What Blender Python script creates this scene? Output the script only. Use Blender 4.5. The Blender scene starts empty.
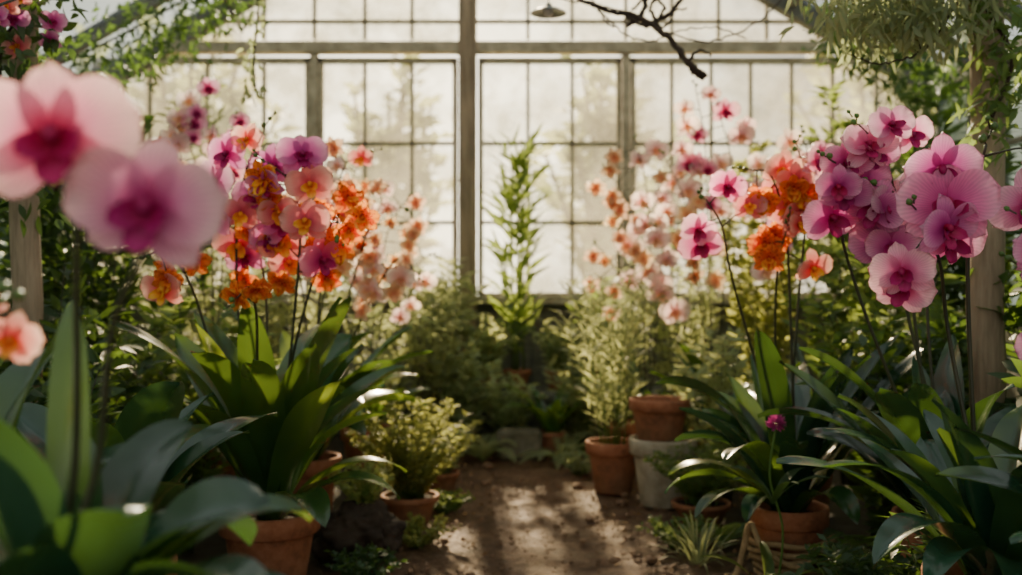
import bpy, math, random, bmesh
import numpy as np
from mathutils import Vector, Matrix, Quaternion, noise as mnoise

random.seed(7)
RNG = np.random.default_rng(11)
COL = bpy.context.scene.collection
R = random.uniform

# ------------------------------------------------------------------ helpers
def link(o):
    COL.objects.link(o); return o

class MB:
    def __init__(s): s.v=[]; s.f=[]; s.m=[]
    def add(s, vs, fs, mi=0):
        o=len(s.v); s.v.extend([tuple(v) for v in vs])
        s.f.extend([tuple(i+o for i in f) for f in fs]); s.m.extend([mi]*len(fs))
    def box(s, c, d, mi=0):
        x,y,z=c; a,b,e=d[0]/2,d[1]/2,d[2]/2
        vs=[(x+i*a,y+j*b,z+k*e) for i in(-1,1) for j in(-1,1) for k in(-1,1)]
        s.add(vs,[(0,1,3,2),(4,6,7,5),(0,4,5,1),(2,3,7,6),(0,2,6,4),(1,5,7,3)],mi)
    def beam(s,p0,p1,w,h,mi=0):
        p0=Vector(p0);p1=Vector(p1);t=(p1-p0).normalized()
        up=Vector((0,0,1)) if abs(t.z)<.9 else Vector((0,1,0))
        a=t.cross(up).normalized()*w/2; b=a.cross(t).normalized()*h/2
        vs=[p+i*a+j*b for p in(p0,p1) for i,j in((-1,-1),(1,-1),(1,1),(-1,1))]
        s.add(vs,[(0,3,2,1),(4,5,6,7),(0,1,5,4),(1,2,6,5),(2,3,7,6),(3,0,4,7)],mi)
    def tube(s,pts,rad,n=7,mi=0):
        pts=[Vector(p) for p in pts]; N=len(pts); ref=Vector((.3,.9,.2))
        vs=[]
        for i,p in enumerate(pts):
            t=(pts[min(i+1,N-1)]-pts[max(i-1,0)]).normalized()
            a=t.cross(ref)
            if a.length<.1: a=t.cross(Vector((1,0,0)))
            a.normalize(); b=t.cross(a)
            r=rad[i] if isinstance(rad,(list,tuple)) else rad
            for k in range(n):
                q=2*math.pi*k/n; vs.append(p+r*(math.cos(q)*a+math.sin(q)*b))
        fs=[(i*n+k,i*n+(k+1)%n,(i+1)*n+(k+1)%n,(i+1)*n+k) for i in range(N-1) for k in range(n)]
        fs.append(tuple(range(n-1,-1,-1))); fs.append(tuple((N-1)*n+k for k in range(n)))
        s.add(vs,fs,mi)
    def lathe(s,prof,n=40,mi=0,wob=0):
        vs=[];ph=R(0,6)
        for r,z in prof:
            for k in range(n):
                q=2*math.pi*k/n; rr=r*(1+wob*math.sin(3*q+ph+z*9))
                vs.append((rr*math.cos(q),rr*math.sin(q),z))
        fs=[(i*n+k,i*n+(k+1)%n,(i+1)*n+(k+1)%n,(i+1)*n+k) for i in range(len(prof)-1) for k in range(n)]
        if prof[0][0]>0: fs.append(tuple(range(n-1,-1,-1)))
        if prof[-1][0]>0: fs.append(tuple((len(prof)-1)*n+k for k in range(n)))
        s.add(vs,fs,mi)
    def mesh(s,name,mats,smooth=True):
        me=bpy.data.meshes.new(name); me.from_pydata(s.v,[],s.f)
        for m in mats: me.materials.append(m)
        me.polygons.foreach_set('material_index',s.m)
        me.polygons.foreach_set('use_smooth',[smooth]*len(s.f))
        me.update(); return me
    def obj(s,name,mats,smooth=True,parent=None,loc=(0,0,0)):
        o=bpy.data.objects.new(name,s.mesh(name,mats,smooth)); o.location=loc
        if parent: o.parent=parent
        return link(o)

def tag(o,label,cat,group=None,kind=None):
    o["label"]=label; o["category"]=cat
    if group: o["group"]=group
    if kind: o["kind"]=kind
    return o
def root(name,loc,label,cat,group=None):
    e=bpy.data.objects.new(name,None); e.location=loc; e.empty_display_size=.05
    link(e); return tag(e,label,cat,group)
def struct(o,label=None):
    o["kind"]="structure"
    if label: o["label"]=label
    return o

def spline(pts,n=8):
    P=[Vector(p) for p in pts]; P=[2*P[0]-P[1]]+P+[2*P[-1]-P[-2]]; out=[]
    for i in range(1,len(P)-2):
        for k in range(n):
            t=k/n; a,b,c,d=P[i-1],P[i],P[i+1],P[i+2]
            out.append(.5*((2*b)+(c-a)*t+(2*a-5*b+4*c-d)*t*t+(-a+3*b-3*c+d)*t**3))
    out.append(P[-2]); return out

# ------------------------------------------------------------------ materials
class NT:
    def __init__(s,name):
        s.m=bpy.data.materials.new(name); s.m.use_nodes=True; s.t=s.m.node_tree; s.t.nodes.clear()
        s.out=s.n('ShaderNodeOutputMaterial')
    def n(s,ty,**kw):
        nd=s.t.nodes.new(ty)
        for k,v in kw.items(): setattr(nd,k,v)
        return nd
    def l(s,a,b): s.t.links.new(a,b)
    def noise(s,scale,detail=4,src='Object',vec=None,rough=.5):
        t=s.n('ShaderNodeTexNoise'); t.inputs['Scale'].default_value=scale; t.inputs['Detail'].default_value=detail
        t.inputs['Roughness'].default_value=rough
        if vec is None: vec=s.n('ShaderNodeTexCoord').outputs[src]
        s.l(vec,t.inputs['Vector']); return t.outputs['Fac']
    def ramp(s,fac,stops):
        r=s.n('ShaderNodeValToRGB'); e=r.color_ramp.elements
        while len(e)<len(stops): e.new(.5)
        for i,(p,c) in enumerate(stops): e[i].position=p; e[i].color=(*c,1)
        s.l(fac,r.inputs['Fac']); return r.outputs['Color']
    def math(s,op,a,b=None,c=None,clamp=False):
        m=s.n('ShaderNodeMath',operation=op); m.use_clamp=clamp
        for i,x in enumerate((a,b,c)):
            if x is None: continue
            if isinstance(x,(int,float)): m.inputs[i].default_value=x
            else: s.l(x,m.inputs[i])
        return m.outputs[0]
    def hsv(s,col,h=None,v=None,sat=1):
        n=s.n('ShaderNodeHueSaturation'); n.inputs['Saturation'].default_value=sat
        s.l(col,n.inputs['Color'])
        if h is not None: s.l(h,n.inputs['Hue'])
        if v is not None: s.l(v,n.inputs['Value'])
        return n.outputs['Color']
    def bump(s,h,st=.3,dist=.01):
        b=s.n('ShaderNodeBump'); b.inputs['Strength'].default_value=st; b.inputs['Distance'].default_value=dist
        s.l(h,b.inputs['Height']); return b.outputs['Normal']
    def pbr(s,col,rough=.6,normal=None,spec=.5,metal=0):
        p=s.n('ShaderNodeBsdfPrincipled'); p.inputs['Roughness'].default_value=rough
        p.inputs['Specular IOR Level'].default_value=spec; p.inputs['Metallic'].default_value=metal
        if isinstance(col,tuple): p.inputs['Base Color'].default_value=(*col,1)
        else: s.l(col,p.inputs['Base Color'])
        if normal is not None: s.l(normal,p.inputs['Normal'])
        return p.outputs[0]
    def mix(s,f,a,b):
        m=s.n('ShaderNodeMixShader')
        if isinstance(f,(int,float)): m.inputs[0].default_value=f
        else: s.l(f,m.inputs[0])
        s.l(a,m.inputs[1]); s.l(b,m.inputs[2]); return m.outputs[0]
    def done(s,sh): s.l(sh,s.out.inputs[0]); return s.m

def leafmat(name,c1,c2,rough=.4,tr=.35,scale=9,spec=.5,ctr=None):
    t=NT(name); nz=t.noise(scale,3)
    col=t.ramp(nz,[(.3,c1),(.7,c2)])
    rnd=t.n('ShaderNodeObjectInfo').outputs['Random']
    v=t.math('MULTIPLY_ADD',rnd,.5,.75)
    h=t.math('MULTIPLY_ADD',rnd,.03,.485)
    col=t.hsv(col,h,v)
    nb=t.bump(t.noise(60,2),.15,.004)
    p=t.pbr(col,rough,nb,spec)
    tl=t.n('ShaderNodeBsdfTranslucent')
    ct=ctr or (min(1,c2[0]*2.6+.05),min(1,c2[1]*2.3+.05),c2[2]*1.0)
    tl.inputs[0].default_value=(*ct,1)
    return t.done(t.mix(tr,p,tl.outputs[0]))

def petalmat(name,stops,rad=.07,vein=.14,tr=.5,spots=None,hue=.015):
    t=NT(name); oc=t.n('ShaderNodeTexCoord').outputs['Object']
    ln=t.n('ShaderNodeVectorMath',operation='LENGTH'); t.l(oc,ln.inputs[0])
    r=t.math('DIVIDE',ln.outputs['Value'],rad)
    r=t.math('ADD',r,t.math('MULTIPLY_ADD',t.noise(45,2,vec=oc),.25,-.125))
    col=t.ramp(r,stops)
    sp=t.n('ShaderNodeSeparateXYZ'); t.l(oc,sp.inputs[0])
    ang=t.math('ARCTAN2',sp.outputs[1],sp.outputs[0])
    w=t.math('SINE',t.math('MULTIPLY_ADD',ang,58,t.math('MULTIPLY',t.noise(60,2,vec=oc),8)))
    v=t.math('MULTIPLY_ADD',w,vein/2,1-vein/2)
    rnd=t.n('ShaderNodeObjectInfo').outputs['Random']
    v=t.math('MULTIPLY',v,t.math('MULTIPLY_ADD',rnd,.3,.85))
    h=t.math('MULTIPLY_ADD',rnd,hue*2,.5-hue)
    col=t.hsv(col,h,v)
    if spots:
        vo=t.n('ShaderNodeTexVoronoi'); vo.inputs['Scale'].default_value=110; t.l(oc,vo.inputs['Vector'])
        f=t.math('LESS_THAN',vo.outputs['Distance'],t.math('MULTIPLY_ADD',r,-.35,.5))
        mx=t.n('ShaderNodeMixRGB'); t.l(f,mx.inputs[0]); t.l(col,mx.inputs[1]); mx.inputs[2].default_value=(*spots,1); col=mx.outputs[0]
    p=t.pbr(col,.5,None,.3)
    tl=t.n('ShaderNodeBsdfTranslucent'); t.l(col,tl.inputs[0])
    return t.done(t.mix(tr,p,tl.outputs[0]))

def simple(name,c1,c2,scale=6,rough=.8,bst=.4,bsc=30,bd=.01,spec=.3,stretch=None):
    t=NT(name); oc=t.n('ShaderNodeTexCoord').outputs['Object']
    if stretch:
        mp=t.n('ShaderNodeMapping'); mp.inputs['Scale'].default_value=stretch; t.l(oc,mp.inputs[0]); oc=mp.outputs[0]
    col=t.ramp(t.noise(scale,6,vec=oc,rough=.65),[(.3,c1),(.7,c2)])
    return t.done(t.pbr(col,rough,t.bump(t.noise(bsc,5,vec=oc),bst,bd),spec))

M={}
M['orch']=leafmat('orchid_leaf',(.010,.044,.015),(.028,.095,.025),.26,.17,7,.7,(.24,.40,.05))
M['orchd']=leafmat('orchid_leaf_dark',(.007,.032,.019),(.016,.06,.032),.24,.11,7,.7,(.16,.32,.05))
M['orchl']=leafmat('orchid_leaf_light',(.03,.10,.02),(.07,.18,.03),.3,.3,7,.6,(.42,.56,.07))
M['stem']=leafmat('flower_stem_dark',(.022,.027,.012),(.05,.05,.022),.45,.0)
M['stemg']=leafmat('flower_stem_green',(.05,.12,.02),(.10,.2,.03),.45,.1)
M['g1']=leafmat('leaf_mid_green',(.04,.10,.025),(.09,.18,.045),.5,.45,4,.5,(.36,.46,.10))
M['g2']=leafmat('leaf_yellow_green',(.12,.17,.04),(.24,.28,.08),.55,.45,4,.5,(.60,.62,.18))
M['g3']=leafmat('leaf_grey_green_hazed',(.12,.17,.09),(.22,.26,.15),.55,.45,4,.5,(.60,.64,.30))  # green lifted paler, standing in for haze over the far plants
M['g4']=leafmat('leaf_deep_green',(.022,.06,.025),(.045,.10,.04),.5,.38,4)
M['g5']=leafmat('leaf_soft_green_hazed',(.15,.21,.10),(.26,.32,.16),.55,.45,4,.5,(.64,.68,.30))  # soft green also paled: distance haze put into the leaf colour
M['pinkn']=petalmat('petal_rosy_pink',[(0,(.36,.005,.06)),(.28,(.60,.05,.20)),(.5,(.83,.28,.44)),(1,(.97,.60,.60))],tr=.42,vein=.16)
M['pink']=petalmat('petal_pink',[(0,(.45,.02,.16)),(.26,(.70,.10,.33)),(.55,(.84,.32,.52)),(1,(.94,.58,.67))])
M['mag']=petalmat('petal_magenta',[(0,(.38,.01,.15)),(.28,(.62,.05,.32)),(.65,(.78,.20,.47)),(1,(.90,.44,.63))])
M['salm']=petalmat('petal_salmon',[(0,(.50,.02,.06)),(.3,(.82,.13,.17)),(.7,(.92,.32,.30)),(1,(.97,.56,.46))])
M['peach']=petalmat('petal_peach_hazed',[(0,(.92,.50,.26)),(.4,(.98,.68,.44)),(1,(1,.86,.66))],hue=.02,tr=.55)  # far blooms: misty paleness is mixed into the petal colours
M['pale']=petalmat('petal_pale_pink_hazed',[(0,(.88,.46,.46)),(.4,(.95,.64,.62)),(1,(.98,.84,.76))],hue=.025,tr=.55)  # pink washed out to imitate haze on distant flowers
M['oran']=petalmat('petal_orange',[(0,(.70,.04,.01)),(.35,(.90,.16,.02)),(.8,(.98,.32,.05)),(1,(1,.50,.12))],spots=(.50,.02,.02),rad=.06)
M['lipm']=petalmat('lip_crimson',[(0,(.75,.35,.05)),(.2,(.40,.01,.06)),(.6,(.34,.005,.09)),(1,(.46,.02,.16))],rad=.04,tr=.2)
M['lipo']=petalmat('lip_amber',[(0,(.5,.02,.02)),(.3,(.85,.18,.02)),(1,(1,.55,.08))],rad=.04,tr=.3)
M['lipp']=petalmat('lip_soft_apricot',[(0,(.80,.30,.18)),(.4,(.93,.48,.28)),(1,(1,.70,.42))],rad=.04,tr=.4)
M['bark']=simple('bark_dark',(.02,.014,.01),(.07,.05,.035),12,.9,.8,40,.01)
M['wood']=simple('weathered_wood',(.17,.13,.085),(.42,.33,.22),5,.85,.6,12,.01,stretch=(6,6,.6))
M['frame']=simple('window_frame_paint',(.24,.21,.14),(.56,.50,.36),11,.75,.6,25,.01)
M['frmd']=simple('old_frame_dark',(.08,.085,.075),(.17,.17,.14),7,.8,.4,20,.005)
M['plank']=simple('dark_planks',(.10,.105,.085),(.22,.22,.17),3,.85,.6,10,.01,stretch=(1,1,5))
M['soil']=simple('potting_soil',(.012,.008,.005),(.05,.032,.02),40,.95,1,90,.02)
M['rope']=simple('jute_rope',(.22,.15,.075),(.44,.32,.17),30,.9,.8,150,.004)
M['stone']=simple('clod_soil',(.11,.062,.036),(.30,.18,.105),14,.8,.8,40,.01)
M['white']=simple('lichened_limewash',(.24,.21,.14),(.56,.52,.40),9,.85,.5,25,.006)
M['mossy']=simple('mossy_stone',(.08,.085,.05),(.26,.24,.17),9,.85,.5,25,.006)
M['metal']=simple('aged_metal',(.10,.11,.11),(.3,.31,.3),10,.4,.2,30,.003,spec=.6)
M['bulb']=simple('frosted_bulb',(.6,.6,.55),(.75,.75,.7),5,.3,.1)
def terra():
    t=NT('terracotta'); oc=t.n('ShaderNodeTexCoord').outputs['Object']
    col=t.ramp(t.noise(8,8,vec=oc,rough=.75),[(.3,(.10,.05,.03)),(.48,(.34,.13,.065)),(.62,(.44,.19,.10)),(.78,(.50,.35,.24))])
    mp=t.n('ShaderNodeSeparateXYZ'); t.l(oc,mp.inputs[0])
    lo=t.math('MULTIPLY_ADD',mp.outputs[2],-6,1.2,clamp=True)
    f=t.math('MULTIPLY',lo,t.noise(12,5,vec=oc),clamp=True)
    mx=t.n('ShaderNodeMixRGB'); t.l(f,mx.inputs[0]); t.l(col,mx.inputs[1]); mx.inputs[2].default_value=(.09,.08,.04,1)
    return t.done(t.pbr(mx.outputs[0],.8,t.bump(t.noise(50,4,vec=oc),.35,.005),.3))
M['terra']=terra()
def dirt():
    t=NT('dirt_ground'); oc=t.n('ShaderNodeTexCoord').outputs['Object']
    a=t.ramp(t.noise(4.5,10,vec=oc,rough=.7),[(.3,(.15,.078,.042)),(.5,(.27,.15,.082)),(.7,(.42,.26,.15))])
    b=t.ramp(t.noise(26,12,vec=oc,rough=.85),[(.38,(.36,.32,.30)),(.58,(1,1,1))])
    mx=t.n('ShaderNodeMixRGB',blend_type='MULTIPLY'); mx.inputs[0].default_value=.85; t.l(a,mx.inputs[1]); t.l(b,mx.inputs[2])
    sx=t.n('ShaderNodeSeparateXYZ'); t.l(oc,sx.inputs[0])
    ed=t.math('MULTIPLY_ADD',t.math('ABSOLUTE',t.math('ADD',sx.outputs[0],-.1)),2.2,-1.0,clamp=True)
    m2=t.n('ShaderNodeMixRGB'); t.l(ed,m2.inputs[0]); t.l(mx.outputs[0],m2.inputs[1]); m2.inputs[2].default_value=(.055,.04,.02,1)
    h=t.math('ADD',t.noise(16,12,vec=oc,rough=.8),t.math('MULTIPLY',t.noise(90,4,vec=oc),.4))
    return t.done(t.pbr(m2.outputs[0],.7,t.bump(h,.9,.08),.4))
M['dirt']=dirt()
def glass(name,tint,body,lo,hi,sc=1.6,grime=None):
    t=NT(name); oc=t.n('ShaderNodeTexCoord').outputs['Object']
    f=t.math('MULTIPLY_ADD',t.noise(sc,7,vec=oc,rough=.7),hi-lo,lo,clamp=True)
    tr=t.n('ShaderNodeBsdfTransparent'); tr.inputs[0].default_value=(*tint,1)
    if grime:
        g=t.ramp(t.noise(2.6,6,vec=oc,rough=.62),[(.36,grime),(.50,tuple((a+b)/2 for a,b in zip(grime,tint))),(.60,tint)]); t.l(g,tr.inputs[0])
    tl=t.n('ShaderNodeBsdfTranslucent'); tl.inputs[0].default_value=(*body,1)
    gl=t.n('ShaderNodeBsdfGlossy'); gl.inputs['Roughness'].default_value=.1; gl.inputs[0].default_value=(.8,.8,.8,1)
    a=t.mix(f,tr.outputs[0],tl.outputs[0])
    return t.done(t.mix(.04,a,gl.outputs[0]))
M['glass']=glass('hazy_glass',(.98,.98,.95),(.42,.40,.32),-.2,.75,1.7,(.36,.36,.31))
M['glassd']=glass('dimming_grimy_side_glass',(.42,.48,.42),(.3,.36,.28),.3,.7)  # greenish tint and opacity made heavier to reduce light from the sides
M['glassr']=glass('roof_glass',(.62,.69,.74),(.16,.19,.21),.1,.4)

# ------------------------------------------------------------------ flowers
def petal(mb,L,W,ang,cup=.15,ruf=.0,tilt=0,pw=.75,nu=10,nv=7,mi=0,z0=0,tipw=0):
    ca,sa=math.cos(ang),math.sin(ang); ph=R(0,6); vs=[]
    for i in range(nu+1):
        s=i/nu; q=s**pw; hw=W/2*max(.14 if i==0 else tipw,max(0,1-abs(2*q-1)**2.4)**.5)
        for j in range(nv):
            v=2*j/(nv-1)-1
            r=s*L*(1-.05*v*v*s); y=v*hw
            z=z0+cup*L*(s*s)*(-1 if tilt==0 else tilt)+cup*.35*W*v*v+ruf*L*s*math.sin(ph+v*6.5+s*2)
            vs.append((r*ca-y*sa,r*sa+y*ca,z))
    fs=[(i*nv+j,i*nv+j+1,(i+1)*nv+j+1,(i+1)*nv+j) for i in range(nu) for j in range(nv-1)]
    mb.add(vs,fs,mi)

def phal(v=0):
    D=math.radians; p=MB(); k=1+.4*v; j=lambda a: R(-a,a)
    for a in (90,220,320): petal(p,.071,.046,D(a+j(6)),.20*k,.03,R(-1.1,-.5),.95,mi=0)
    for a in (15,165): petal(p,.078,.080,D(a+j(6)),.20*k,.05,R(-.3,.9),1.12,mi=0,z0=.005)
    l=MB()
    petal(l,.044,.030,D(270),.45,.06,.8,1.2,mi=0,z0=.008)
    for a in (212,328): petal(l,.030,.026,D(a),.8,.0,1.2,.9,6,5,mi=0,z0=.008)
    l.tube([(0,0,-.004),(0,.004,.008),(0,.003,.017),(0,-.003,.023)],[.006,.008,.008,.004],9)
    return p,l
def frill(v=0):
    D=math.radians; p=MB(); j=lambda a: R(-a,a)
    for a in (90,210,330): petal(p,.060,.036,D(a+j(10)),.25,.15,R(-1,.8),.85,mi=0)
    for a in (20,160): petal(p,.060,.050,D(a+j(10)),.25,.19,R(-1,1.2),.8,mi=0,z0=.003)
    for a in (55,125,270): petal(p,.044,.032,D(a+j(10)),.4,.19,R(.6,1.4),.8,mi=0,z0=.005)
    l=MB(); petal(l,.044,.05,D(270),.3,.18,1.0,.55,mi=0,z0=.006)
    for a in (225,315): petal(l,.02,.02,D(a),.8,.05,1.2,.8,6,5,mi=0,z0=.006)
    l.tube([(0,0,-.004),(0,.003,.006),(0,.001,.014)],[.004,.005,.003],8)
    return p,l
FL={}
for k,fn,pm,lm in (('pinkn',phal,'pinkn','lipm'),('pink',phal,'pink','lipm'),('mag',phal,'mag','lipm'),('salm',phal,'salm','lipo'),('peach',frill,'peach','lipp'),('pale',phal,'pale','lipp'),('oran',frill,'oran','lipo')):
    FL[k]=[]
    for v in range(4):
        p,l=fn(v)
        c=MB(); c.add(p.v,p.f,0); c.add(l.v,l.f,1)
        FL[k].append((p.mesh('flower_'+k,[M[pm]]),l.mesh('lip_'+k,[M[lm]]),c.mesh('blossom_'+k,[M[pm],M[lm]])))

def add_flower(parent,ploc,pos,face,kind,sc,detail=True,var=None,roll=None):
    a,b,c=random.choice(FL[kind]) if var is None else FL[kind][var]
    q=Vector(face).normalized().to_track_quat('Z','Y')
    q=q@Quaternion((0,0,1),R(-.35,.35) if roll is None else roll)
    o=bpy.data.objects.new('flower',a if detail else c); o.parent=parent
    o.location=Vector(pos)-Vector(ploc); o.rotation_mode='QUATERNION'; o.rotation_quaternion=q; o.scale=(sc,)*3
    link(o)
    if detail:
        l=bpy.data.objects.new('lip',b); l.parent=o; link(l)
    return o

# ------------------------------------------------------------------ pots
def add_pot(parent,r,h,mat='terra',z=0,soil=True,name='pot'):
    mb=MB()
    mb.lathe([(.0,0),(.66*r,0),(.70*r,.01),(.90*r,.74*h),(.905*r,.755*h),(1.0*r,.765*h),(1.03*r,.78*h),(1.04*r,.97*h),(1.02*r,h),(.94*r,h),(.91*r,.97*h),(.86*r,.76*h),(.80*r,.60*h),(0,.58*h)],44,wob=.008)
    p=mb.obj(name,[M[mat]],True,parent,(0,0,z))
    if mat=='white': p["label"]="whitewashed lichened clay pot"
    if soil:
        s=MB(); n=24; vs=[(0,0,.0)]
        for ring,rr in enumerate((.35,.7,.89)):
            for k in range(n):
                q=2*math.pi*k/n; vs.append((rr*r*math.cos(q),rr*r*math.sin(q),R(-.006,.006)))
        fs=[(0,1+k,1+(k+1)%n) for k in range(n)]
        for g in range(2):
            fs+=[(1+g*n+k,1+g*n+(k+1)%n,1+(g+1)*n+(k+1)%n,1+(g+1)*n+k)[::-1] for k in range(n)]
        s.add(vs,fs); s.obj('soil',[M['soil']],True,p,(0,0,.87*h))
    return p

def strap_mesh(L,W,elev,curl,az,tip=1.0,fold=.22,n=20,twist=0.0):
    mb=MB(); vs=[]; nv=7
    c,s_=math.cos(az),math.sin(az); r=0;z=0; ph=R(0,6)
    for i in range(n+1):
        s=i/n; th=elev-curl*(s**1.6)
        if i: r+=L/n*math.cos(th); z+=L/n*math.sin(th)
        if s<.55: w=W/2*(.36+.64*math.sin(math.pi/2*min(1,s/.53))**.8)
        else: w=W/2*max(0,1-((s-.55)/.45)**2.2)**.72*.995
        side=Vector((-s_,c,0)); nor=Vector((-math.sin(th)*c,-math.sin(th)*s_,math.cos(th)))
        a=twist*s; sd=side*math.cos(a)+nor*math.sin(a); nn=nor*math.cos(a)-side*math.sin(a)
        p=Vector((r*c,r*s_,z))
        for j in range(nv):
            v=2*j/(nv-1)-1
            vs.append(p+sd*v*w+nn*(fold*w*abs(v)**1.3+.05*W*math.sin(ph+s*9+v*2)))
    fs=[(i*nv+j,i*nv+j+1,(i+1)*nv+j+1,(i+1)*nv+j) for i in range(n) for j in range(nv-1)]
    mb.add(vs,fs); return mb

def orchid(label,loc,pot,nleaf,Lr,W,mat,spikes,leaves=(),potmat='terra',face=(0,-1,-.05),detail=True,group=None,elev=(.85,1.45),curl=(.4,1.6),stem='stem',az0=None,spread=1.0):
    loc=Vector(loc); e=root('potted_orchid',loc,label,'orchid',group)
    r,h=pot; add_pot(e,r,h,potmat); zb=.87*h
    a0=R(0,6) if az0 is None else az0
    for i in range(nleaf):
        az=a0+2*math.pi*i/nleaf+R(-.25,.25)
        mb=strap_mesh(R(*Lr),W*R(.75,1.15),R(*elev),R(*curl),az,twist=R(-.6,.6),fold=R(.2,.5))
        mb.obj('leaf',[M[mat if R(0,1)<.88 else ('orchl' if mat=='orch' else 'orch')]],True,e,(.03*math.cos(az),.03*math.sin(az),zb-.01))
    for (L,w,el,cu,az,m) in leaves:
        strap_mesh(L,w,el,cu,az,twist=R(-.4,.4),fold=R(.2,.5)).obj('leaf',[M[m]],True,e,(.03*math.cos(az),.03*math.sin(az),zb-.01))
    for sp in spikes:
        pts,kinds,n,frac,sc=sp
        base=loc+Vector((R(-.03,.03),R(-.03,.03),zb-.02))
        first=Vector(pts[0]); mid=base.lerp(first,.35); mid.x=base.x+(first.x-base.x)*.25; 
        P=spline([base,mid]+[Vector(p) for p in pts],10)
        st=MB(); N=len(P); th=.0060 if detail else .005
        st.tube([p-loc for p in P],[th*(1-.55*i/(N-1)) for i in range(N)],7)
        L=[0]
        for i in range(1,N): L.append(L[-1]+(P[i]-P[i-1]).length)
        for k in range(n):
            s=1-frac+frac*(k+R(.05,.6))/n; tgt=s*L[-1]
            i=max(j for j in range(N) if L[j]<=tgt); i=min(i,N-2)
            p=P[i].lerp(P[i+1],(tgt-L[i])/max(1e-6,L[i+1]-L[i]))
            T=(P[i+1]-P[i]).normalized(); f=Vector(face)
            side=T.cross(f); 
            if side.length<.1: side=Vector((1,0,0))
            side.normalize(); sg=1 if k%2 else -1
            kd=kinds[k%len(kinds)] if isinstance(kinds,(list,tuple)) else kinds
            off=side*sg*R(.02,.085)*sc*spread+f*R(-.04,.08)*sc+Vector((0,0,R(-.045,.04)))
            q=p+off; fd=f+side*sg*R(.0,.7)+Vector((R(-.35,.35),R(-.15,.15),R(-.45,.2)))
            st.tube([p-loc,p+off*.5+Vector((0,0,.006))-loc,q-fd.normalized()*.006-loc],[.0028,.0022,.002],5)
            add_flower(e,loc,q,fd,kd,sc*R(.75,1.15)*(1-.15*k/n),detail)
        tip=P[-1]-loc; T=(P[-1]-P[-3]).normalized()
        for b in range(3 if detail else 2):
            c=tip+T*(.012+.02*b)*1.0+Vector((R(-.012,.012),R(-.01,.01),R(-.004,.004)))
            rb=.009-.0018*b
            st.tube([tip if b==0 else tip+T*.02*(b-1)+T*.012,c],[.0018,.0018],5)
            st.tube([c-T*rb,c-T*rb*.5,c,c+T*rb*.7,c+T*rb*1.2],[.002,rb*.8,rb,rb*.7,.001],8,mi=1)
        st.obj('flower_stem',[M[stem],M['stemg']],True,e)
    return e

# ------------------------------------------------------------------ leafy plants
def leafcloud(P,D,L,W,fold=.2,droop=.25,rows=5):
    n=len(P); D=D/np.linalg.norm(D,axis=1,keepdims=True)
    rv=RNG.normal(size=(n,3)); rv[:,2]+=1.2
    S=np.cross(D,rv); S/=np.linalg.norm(S,axis=1,keepdims=True)+1e-9; Nn=np.cross(S,D)
    prof={5:[.12,.8,1,.62,.02],3:[.15,1,.03]}[rows]
    Ls=L*RNG.uniform(.65,1.2,n)[:,None]; Ws=W*RNG.uniform(.7,1.2,n)[:,None]
    V=[];
    for i,w in enumerate(prof):
        u=i/(rows-1)
        for v in (-1,0,1):
            V.append(P+D*u*Ls+S*v*w*.5*Ws+Nn*(fold*abs(v)*w*.5*Ws-droop*Ls*u*u))
    V=np.stack(V,1).reshape(-1,3); k=rows*3
    base=np.array([(i*3+j,i*3+j+1,(i+1)*3+j+1,(i+1)*3+j) for i in range(rows-1) for j in(0,1)])
    F=(base[None]+np.arange(n)[:,None,None]*k).reshape(-1,4)
    return V,F
def cloud_obj(name,V,F,mat,parent=None,loc=(0,0,0)):
    me=bpy.data.meshes.new(name)
    me.vertices.add(len(V)); me.vertices.foreach_set('co',V.astype(np.float32).ravel())
    me.loops.add(F.size); me.loops.foreach_set('vertex_index',F.astype(np.int32).ravel())
    me.polygons.add(len(F)); me.polygons.foreach_set('loop_start',np.arange(0,F.size,4,dtype=np.int32))
    me.polygons.foreach_set('use_smooth',np.ones(len(F),dtype=bool))
    me.materials.append(mat); me.update(calc_edges=True); me.validate()
    o=bpy.data.objects.new(name,me); o.location=loc
    if parent: o.parent=parent
    return link(o)

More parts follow.
